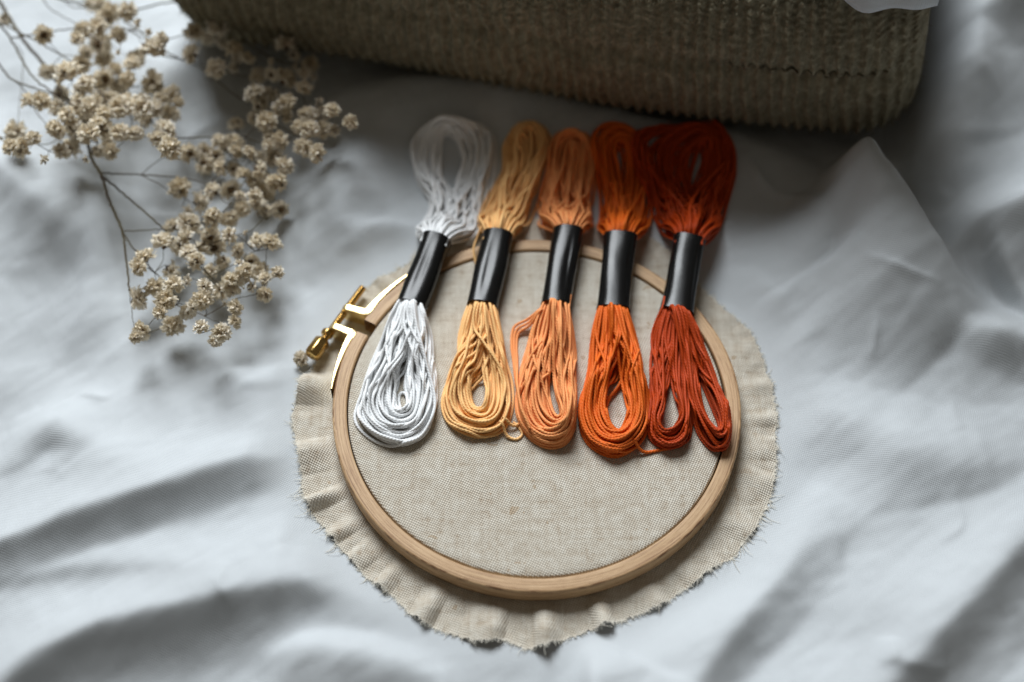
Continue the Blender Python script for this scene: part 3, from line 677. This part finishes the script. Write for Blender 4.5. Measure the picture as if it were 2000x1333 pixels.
SK = [
 dict(label='white embroidery floss skein with black paper band, resting by the brass clamp', m=0,
  band=((828,461),(879,474),(779,593),(828,605)),
  lo=[([(784,600),(757,640),(724,700),(702,770),(700,815),(733,850),(780,864),(825,845),(851,790),(856,720),(843,660),(826,608)],
       [(798,602),(790,650),(776,700),(763,745),(758,772),(762,800),(780,810),(800,800),(806,770),(802,735),(808,680),(812,606)], 40)],
  up=[([(832,463),(818,435),(838,385),(812,340),(799,290),(812,262),(850,243),(905,238),(953,243),(966,290),(948,380),(925,430),(876,474)],
       [(845,465),(850,430),(852,380),(845,330),(843,290),(850,262),(870,250),(895,252),(915,270),(922,300),(905,350),(885,420),(862,470)], 28)]),
 dict(label='pale yellow embroidery floss skein, second from the left in the row', m=1,
  band=((945,458),(1000,462),(914,600),(970,600)),
  lo=[([(917,602),(900,640),(883,700),(870,750),(865,790),(882,825),(930,845),(973,836),(995,800),(996,745),(985,680),(968,602)],
       [(935,602),(935,650),(927,690),(914,730),(908,765),(916,796),(934,808),(950,802),(958,770),(955,730),(950,680),(950,602)], 32)],
  up=[([(948,460),(940,420),(955,370),(985,320),(985,280),(1005,248),(1030,238),(1060,245),(1075,280),(1060,330),(1045,370),(1020,420),(997,462)],
       [(965,460),(968,420),(985,370),(1010,325),(1015,290),(1015,268),(1025,255),(1040,260),(1045,285),(1040,325),(1025,370),(1000,420),(980,461)], 30)]),
 dict(label='peach orange embroidery floss skein in the middle of the row of five', m=2,
  band=((1085,449),(1134,454),(1057,598),(1114,600)),
  lo=[([(1060,600),(1040,650),(1018,710),(1008,770),(1014,820),(1040,853),(1075,866),(1108,856),(1123,820),(1124,750),(1123,680),(1112,602)],
       [(1078,600),(1072,650),(1064,700),(1060,750),(1064,788),(1075,815),(1088,828),(1100,822),(1100,800),(1092,760),(1090,700),(1094,600)], 40)],
  up=[([(1088,451),(1058,422),(1054,380),(1065,330),(1070,290),(1085,262),(1115,252),(1145,257),(1165,285),(1165,330),(1158,380),(1158,420),(1132,455)],
       [(1100,451),(1090,420),(1090,380),(1095,330),(1100,300),(1105,282),(1115,274),(1128,284),(1135,300),(1130,340),(1125,380),(1125,420),(1118,452)], 32)]),
 dict(label='bright orange embroidery floss skein, fourth from the left, its lower loop wide open', m=3,
  band=((1182,459),(1242,465),(1169,607),(1226,607)),
  lo=[([(1172,607),(1162,650),(1150,710),(1135,760),(1130,810),(1152,858),(1200,882),(1245,862),(1266,820),(1264,760),(1248,690),(1224,607)],
       [(1190,608),(1190,660),(1183,720),(1176,770),(1173,805),(1184,837),(1203,850),(1222,840),(1235,805),(1228,750),(1212,690),(1206,608)], 40)],
  up=[([(1185,462),(1178,420),(1175,370),(1163,310),(1161,270),(1175,242),(1200,237),(1235,246),(1262,280),(1280,330),(1275,380),(1262,420),(1238,463)],
       [(1200,462),(1200,420),(1200,370),(1192,320),(1188,290),(1195,270),(1210,264),(1225,272),(1235,300),(1240,340),(1235,380),(1228,420),(1218,463)], 30)]),
 dict(label='rust red embroidery floss skein, rightmost of the row, its lower end split in two loops', m=4,
  band=((1319,461),(1374,475),(1293,604),(1349,619)),
  lo=[([(1297,607),(1281,650),(1270,710),(1274,780),(1271,820),(1274,850),(1300,870),(1330,866),(1344,845),(1348,790),(1335,700),(1330,612)],
       [(1310,610),(1300,670),(1296,730),(1293,790),(1284,825),(1290,842),(1302,846),(1320,838),(1332,815),(1322,760),(1318,690),(1322,612)], 20),
      ([(1316,610),(1322,660),(1333,730),(1350,790),(1370,840),(1398,872),(1420,868),(1423,830),(1410,770),(1390,710),(1365,660),(1346,617)],
       [(1330,612),(1345,670),(1352,720),(1360,770),(1377,812),(1396,842),(1408,842),(1408,820),(1395,780),(1376,730),(1355,680),(1338,615)], 22)],
  up=[([(1322,463),(1295,420),(1262,370),(1237,320),(1234,278),(1260,248),(1320,240),(1390,238),(1430,265),(1438,320),(1425,380),(1405,430),(1372,474)],
       [(1338,466),(1330,420),(1318,370),(1305,320),(1310,285),(1335,265),(1360,258),(1385,265),(1400,290),(1400,335),(1385,380),(1372,430),(1355,470)], 40)]),
]
ZT, ZB, HZ = 1.45, 1.28, .31
for i, sk in enumerate(SK):
    cb_ = W(sum(p[0] for p in sk['band']) / 4, sum(p[1] for p in sk['band']) / 4, 1.3); root = empty('floss_skein', (cb_[0], cb_[1], .85)); tag(root, sk['label'], 'embroidery floss', 'skeins of embroidery floss laid across the hoop')
    m = m_fl[sk['m']]
    ct, cb, ux, hw, AX = band(*sk['band'], ZT, ZB, HZ, root, i + 1)
    mb = MB(); nl = len(sk['lo'])
    for q, (ou, inn, n) in enumerate(sk['lo']):
        mc = cb[:2] - AX * .02; hh = hw * .98
        if nl == 2: mc = mc + ux * (-.22 if q == 0 else .22) * hw; hh = hw * .76
        bundle(mb, ou, inn, n, 1.25, mc, ux, cb[2], hh, HZ, .06, amps=(-.2, 1))
    if i == 2:    # stray loop on the left of the peach skein
        for q in range(3):
            pts = [(1072, 590), (1058 + q * 2, 606), (1030 + q * 4, 618 + q * 5), (1004 + q * 5, 628 + q * 5), (999 + q * 5, 660), (1004 + q * 3, 700), (1010, 750), (1018, 800), (1036, 840)]
            lay(mb, px_path(pts, 1.35), ZB + .1, None, SR)
    if i == 1:
        for pts in ([(975, 826), (982, 832), (990, 846), (1008, 852), (1020, 842), (1012, 826), (1000, 818)], [(982, 818), (1000, 828), (1014, 822), (1020, 805)]):
            lay(mb, px_path(pts, 1.1), None, None, SR)
    if i == 0:
        for pts in ([(782, 800), (778, 775), (782, 762), (793, 768), (797, 800)], [(772, 770), (775, 795), (790, 806), (800, 790)]):
            lay(mb, px_path(pts, 1.1), None, None, SR)
    if i in (3, 4):
        pts = [(1236, 866), (1256, 878), (1285, 874), (1318, 868)]
        if i == 3: lay(mb, px_path(pts, 1.1), None, None, SR)
    obj('thread_loops', mb.mesh('lower_loops', m), root)
    mb = MB(); AXu = AX
    for ou, inn, n in sk['up']:
        z = np.interp(np.linspace(0, 1, len(ou)), [0, .2, .5, .8, 1], [ZT, 1.5, 1.6, 1.5, ZT])
        bundle(mb, ou, inn, n, z, ct[:2] + AX * .02, ux, ct[2], hw * .98, HZ, .11, up=True, amps=(-.75 if i == 4 else -.6 if i else -.4, 1))
    obj('thread_loops', mb.mesh('upper_loops', m), root)
    if i == 1:
        mb = MB(); lay(mb, px_path([(950, 440), (935, 462), (925, 485), (932, 512), (945, 530)], 1.2), 1.5, None, SR * .9); obj('thread_end', mb.mesh('thread_end', m), root)

# ------------------------------------------------------------------ dried gypsophila
def petals_mesh(seed, n=46, wide=1.0):
    r = np.random.default_rng(seed); mb = MB()
    for i in range(n):
        # directions over most of a sphere, petals cupped and crinkled, radius about 0.33
        zc = 1 - 1.55 * (i + .5) / n; a = i * 2.399 + r.uniform(-.4, .4); rr_ = math.sqrt(max(0, 1 - zc * zc))
        d = np.array([rr_ * math.cos(a), rr_ * math.sin(a), zc]) + r.normal(0, .12, 3); d /= np.linalg.norm(d)
        s = np.cross(d, [0, 0, 1.]) + r.normal(0, .3, 3); s -= d * (s @ d); s /= np.linalg.norm(s); nn = np.cross(s, d)
        Lp = r.uniform(.25, .34); wd_ = r.uniform(.055, .10) * wide; nu, nv = 5, 4
        V = []; U = []
        cu = r.uniform(-.5, .9); p1, p2 = r.uniform(0, 6, 2)
        for iu in range(nu):
            t = iu / (nu - 1); w = wd_ * (.25 + .75 * math.sin(PI * min(1, t * .62 + .1))) * (1 if t < .95 else .8)
            for iv in range(nv):
                q = iv / (nv - 1) * 2 - 1
                V.append(d * (Lp * t * (1 - .12 * abs(q) * (t > .9)) + (t > .9) * r.uniform(-.035, .02)) + s * q * w + nn * (cu * .10 * t * t + .028 * math.sin(6 * t + p1) + .03 * math.sin(3.5 * q + p2) * t)); U.append((t, .5))
        mb.add(V, grid_faces(nu, nv), np.array(U))
    return mb.mesh('flower_head', m_petal)
def calyx_mesh(seed):
    r = np.random.default_rng(seed); mb = MB(); k = 10
    prof = [(-.20, .012), (-.17, .03), (-.13, .07), (-.06, .105), (.0, .115), (.05, .10)]
    V = [[(rr_ * math.cos(a), rr_ * math.sin(a), z) for a in np.arange(k) * 2 * PI / k] for z, rr_ in prof]
    mb.add(np.array(V).reshape(-1, 3), grid_faces(len(prof), k, True))
    for i in range(5):
        a = i * 2 * PI / 5 + r.uniform(-.1, .1); c, s_ = math.cos(a), math.sin(a)
        pts = [(.09, -.02), (.135, .06), (.16, .14), (.17, .19)]; ws = [.05, .05, .03, .004]
        mb.add([(c * x - s_ * w * g, s_ * x + c * w * g, z) for (x, z), w in zip(pts, ws) for g in (-1, 1)], grid_faces(4, 2))
    return mb.mesh('calyx', m_sepal)
PM = [petals_mesh(100 + i, 66 + 5 * (i % 4), .72) for i in range(7)]; BM_ = [petals_mesh(130 + i, 14, .8) for i in range(2)]; CM = [calyx_mesh(200 + i) for i in range(3)]
from mathutils import Vector, Matrix
def head(root, p, rad, d, bud=False):
    """flower head of radius rad (cm) at p facing d"""
    me = random.choice(BM_ if bud else PM); o = bpy.data.objects.new('flower_head', me); S.collection.objects.link(o); o.parent = root
    sc = rad / .30; q = Vector(d).to_track_quat('Z', 'X')
    o.location = np.array(p) * .01 - np.array(root.location); o.rotation_mode = 'QUATERNION'; o.rotation_quaternion = q @ Vector((0, 0, 1)).to_track_quat('Z', 'X')
    asp = (random.uniform(.85, 1.15), random.uniform(.85, 1.15), random.uniform(.8, 1.0)); o.scale = tuple(sc * a for a in asp)
    c = bpy.data.objects.new('calyx', random.choice(CM)); S.collection.objects.link(c); c.parent = o; c.scale = (.95,) * 3
    return o
Z1 = lambda L_: [(x / 2.7768, y / 2.7768, r / 2.7768) for x, y, r in L_]
Z2 = lambda L_: [(180 + x / 2.7776, 280 + y / 2.7776, r / 2.7776) for x, y, r in L_]
FA = Z1([(25,105,36),(235,190,48),(540,30,50),(600,70,50),(690,60,45),(745,125,28),(805,175,18),(640,190,45),(540,240,60),(450,160,50),(530,150,45),(420,210,40),(640,285,15),(470,280,40),(560,320,45),(840,260,55),(790,255,40),(870,215,40),(735,320,50),(720,350,45),(440,350,45),(370,400,65),(265,390,45),(470,450,45),(560,430,50),(640,470,50),(690,430,45),(540,500,30),(520,490,40),(620,380,40),(820,450,65),(925,510,50),(870,540,45),(965,555,35),(760,580,60),(840,590,45),(920,620,50),(800,650,45),(160,550,40),(230,550,50),(330,510,45),(310,590,50),(420,560,50),(480,580,45),(370,630,50),(650,580,55),(690,545,40),(560,620,50),(480,650,55),(310,700,50),(400,690,50),(480,730,60),(560,700,45),(650,720,45),(735,725,45),(580,760,40),(390,800,50),(330,820,40),(530,815,40),(600,820,40),(465,865,22),(85,720,60),(60,800,45),(120,800,50),(180,750,40),(240,865,30),(900,710,60),(860,750,40),(920,800,65),(810,735,15),(5,750,15),(440,500,50),(520,560,50),(600,530,45),(450,610,50),(530,680,50),(430,740,50),(500,30,40),(560,110,50)])
FB = Z1([(1205,70,50),(1310,40,50),(1390,5,40),(1420,60,50),(1480,15,30),(1290,140,45),(1050,175,45),(1180,140,55),(1130,195,45),(1200,200,50),(1270,270,50),(1220,230,40),(1040,295,48),(1340,320,40),(1290,310,35),(1270,365,35),(1170,370,50),(1470,185,40),(1545,240,50),(1640,185,50),(1760,130,38),(1595,300,35),(1680,350,45),(1650,395,35),(1700,420,25),(1470,335,18),(1600,365,25),(1400,410,45),(1475,405,35),(1545,430,55),(1650,480,45),(1380,510,55),(1460,510,45),(1410,570,45),(1560,560,55),(1550,630,40),(1380,640,40),(1450,660,50),(1735,550,25),(1670,620,45),(1740,620,50),(1800,600,45),(1900,665,40),(1630,690,45),(1680,700,45),(1750,700,45),(1810,710,35),(1650,800,50),(1720,830,45),(1520,760,40),(1465,750,40),(1460,790,35),(1500,590,40)])
FC = Z1([(1280,680,45),(1190,770,50),(1270,770,45),(1275,825,40),(1220,800,40),(1020,830,50),(1100,830,50),(1170,850,45),(1110,890,50),(1200,910,45),(1350,830,40),(1400,860,45),(1480,850,50),(1540,900,50),(1400,920,45),(1270,920,40),(1320,945,35),(1380,980,50),(1440,960,50),(1500,990,50),(1440,1040,55),(1380,1060,40)]) + \
     Z2([(470,240,58),(655,260,50),(750,250,50),(800,290,35),(580,320,55),(520,365,30),(815,355,45),(890,330,50),(940,370,40),(1020,360,45),(660,400,50),(745,405,50),(900,385,15),(520,440,60),(435,450,45),(510,510,45),(390,540,62),(640,500,50),(660,560,55),(750,500,50),(600,560,40),(905,540,55),(970,540,55),(1025,560,18),(830,485,14),(480,560,45),(520,590,40),(285,620,50),(250,670,45),(570,640,50),(645,690,45),(710,640,45),(800,590,45),(800,650,30),(860,640,45),(425,690,50),(440,770,55),(340,780,48),(520,745,30),(400,850,50),(610,780,45),(700,800,50),(760,760,65),(830,700,50),(900,690,50),(935,735,40),(1005,700,40),(870,780,30),(245,845,58),(600,850,60),(560,880,45),(520,910,45),(720,870,20),(780,890,45),(935,820,40),(590,1000,40),(770,970,35),(700,1030,55),(670,1070,40),(440,990,55),(270,1020,50),(240,1050,35),(370,915,40)])
# main branches: pixel paths, radius start/end (cm), height above the sheet start/end
BA = [([(-40,-60),(0,5),(45,78),(85,125),(130,190),(180,260)], .085, .06, 2.8, 2.2), ([(-30,30),(0,50),(22,78),(60,145),(95,175),(150,215)], .05, .03, 3.4, 3.0), ([(-30,40),(0,45),(120,108),(170,150),(210,200)], .035, .022, 3.6, 3.2),
      ([(-30,90),(0,128),(28,158),(120,190),(190,225)], .045, .025, 3.2, 3.0), ([(22,75),(80,65),(128,58),(180,55),(245,56)], .035, .018, 3.6, 3.4), ([(80,-10),(95,15),(140,42),(175,60)], .025, .016, 3.6, 3.2), ([(118,-5),(145,15),(180,12)], .025, .02, 3.4, 3.4),
      ([(30,160),(48,178),(75,225),(118,270)], .025, .016, 2.8, 2.0), ([(35,90),(45,120),(35,238)], .018, .013, 2.4, 1.8), ([(130,190),(200,235),(270,262),(310,272)], .045, .022, 2.4, 2.0), ([(60,-30),(95,-8),(180,12),(210,8)], .05, .03, 3.2, 3.2)]
BB = [([(120,-40),(185,14),(250,22),(310,8),(370,0)], .045, .035, 3.0, 2.4), ([(240,40),(290,75),(335,108),(395,135),(445,176),(487,205)], .04, .022, 2.6, 1.6), ([(260,100),(330,112),(380,122),(430,140),(480,150)], .03, .018, 2.8, 2.4), ([(325,78),(362,68)], .022, .018, 2.8, 2.8),
      ([(410,20),(470,75),(545,122),(575,118)], .03, .018, 2.2, 1.6), ([(310,272),(350,270),(412,268),(475,267),(500,248),(520,235)], .035, .02, 2.0, 2.2), ([(500,230),(540,205),(535,185)], .02, .015, 2.2, 2.4), ([(475,267),(515,280),(560,275),(600,245)], .025, .016, 1.8, 2.0)]
BC = [([(165,250),(180,312),(197,340),(215,395),(238,450),(248,520),(253,567)], .075, .035, 1.9, 1.2), ([(253,567),(256,600),(262,638)], .018, .012, 1.2, .8), ([(200,338),(275,342),(360,348),(405,360)], .035, .018, 1.8, 1.8), ([(275,342),(298,322),(320,307)], .018, .013, 1.8, 2.0), ([(275,342),(315,362),(330,375),(345,383),(350,372)], .02, .013, 1.8, 1.7),
      ([(200,345),(260,395),(322,450),(360,490),(410,540)], .045, .02, 1.7, 1.6), ([(238,452),(290,450),(322,448)], .025, .02, 1.4, 1.5), ([(240,455),(268,495),(310,540),(340,570),(345,595)], .03, .018, 1.3, 1.3), ([(345,596),(400,618),(430,632)], .02, .013, 1.2, 1.1), ([(268,495),(254,512)], .016, .012, 1.2, 1.2),
      ([(405,360),(430,340),(450,320),(470,300)], .018, .014, 1.8, 2.2), ([(322,450),(380,440),(420,425),(450,400)], .022, .016, 1.6, 2.0), ([(410,540),(450,520),(480,500),(520,480),(545,480)], .02, .014, 1.6, 1.8), ([(400,618),(450,590),(500,575)], .018, .013, 1.2, 1.4), ([(363,492),(430,470),(490,450),(520,420)], .02, .014, 1.6, 2.0)]
def sprig(heads, branches, hlo, hhi, label, base_px):
    b0 = W(*base_px, 2.0); root = empty('gypsophila_sprig', (b0[0], b0[1], 0)); tag(root, label, 'dried flowers', 'sprigs of dried white flowers on the sheet')
    mb = MB(); nodes = []
    for pts, r0, r1, h0, h1 in branches:
        hs = np.linspace(h0, h1, len(pts)); P = []
        for (px, py), h in zip(pts, hs):
            p = W(px, py, h); P.append(W(px, py, h + .5 * float(sheet_z(p[0], p[1]))))
        C = spline(P, .12); C[1:-1] += rng.normal(0, .012, C[1:-1].shape); tube(mb, C, np.linspace(r0, r1, len(C)), 7)
        for q in (0, len(C) - 1): nodes.append((C[q], r1))
        for q in range(0, len(C), 4): nodes.append((C[q], (r0 + r1) / 2))
        # swollen joints
        for q in (len(C) - 1,):
            tube(mb, np.array([C[q] + [0, 0, -.03], C[q], C[q] + [0, 0, .03]]), np.array([.01, r1 * 1.8, .01]), 6)
    NP = np.array([n_[0] for n_ in nodes])
    pts = []
    for px, py, r in heads:
        h = rng.uniform(hlo, hhi); p = W(px, py, h); h2 = h + .6 * max(0, float(sheet_z(p[0], p[1]))); pts.append((W(px, py, h2), r))
    left = list(range(len(pts))); Q = np.array([p for p, _ in pts])
    while left:
        # take the head farthest from any branch node and its nearest companions as one small umbel
        i = max(left, key=lambda a: np.linalg.norm(NP - Q[a], axis=1).min())
        grp = sorted(left, key=lambda a: np.linalg.norm(Q[a] - Q[i]))[:random.choice((2, 3, 3, 4))]; grp = [g for g in grp if np.linalg.norm(Q[g] - Q[i]) < 1.9]
        for g in grp: left.remove(g)
        cen = Q[grp].mean(0); bi = np.argmin(np.linalg.norm(NP - cen, axis=1)); b_ = NP[bi]; dist = np.linalg.norm(cen - b_)
        J = cen + (b_ - cen) * min(.55, .75 / max(dist, .01)) + rng.normal(0, .1, 3); J[2] -= .1
        if dist > .5:
            mid = (b_ + J) / 2 + rng.normal(0, .10 * dist * .5, 3)
            tube(mb, spline([b_, mid, J], .12), np.linspace(.022, .017, len(spline([b_, mid, J], .12))), 5)
            tube(mb, np.array([J + [0, 0, -.03], J, J + [0, 0, .03]]), np.array([.006, .028, .006]), 5)
        else: J = b_
        for g in grp:
            p, r = pts[g]; rad = r / 52 * (CAM[2] and np.linalg.norm(p - CAM) / 52.) * 1.14
            away = p - J; away /= np.linalg.norm(away) + 1e-6
            d = away * .8 + rng.normal(0, .45, 3) + np.array([0, -.15, .45]); d /= np.linalg.norm(d)
            base = p - d * rad * .45
            C = spline([J, (J + base) / 2 + rng.normal(0, .09, 3), base - d * .1, base], .1); tube(mb, C, np.linspace(.017, .013, len(C)), 5)
            head(root, p, max(.13, rad), d, r < 12)
    obj('stems', mb.mesh('stems', m_stem), root)
    return root
sprig(FA, BA, 1.6, 4.2, 'dense cluster of dried gypsophila reaching in from the upper left corner', (0, 20))
sprig(FB, BB, 1.4, 3.2, 'dried gypsophila sprig whose small heads hang in front of the olive sweater', (240, 20))
sprig(FC, BC, .7, 2.4, 'lowest dried gypsophila sprig with a forked bare stem spread towards the hoop clamp', (180, 312))
p = W(586, 699, .35); lone = obj('flower_head', PM[2]); lone.location = (p[0] * .01, p[1] * .01, float(sheet_z(p[0], p[1])) * .01 + .0028); lone.rotation_euler = (.5, .9, .3); lone.scale = (1.15, 1.1, 1.0)
tag(lone, 'single dried flower head fallen beside the brass screw', 'flower')
c = bpy.data.objects.new('calyx', CM[0]); S.collection.objects.link(c); c.parent = lone
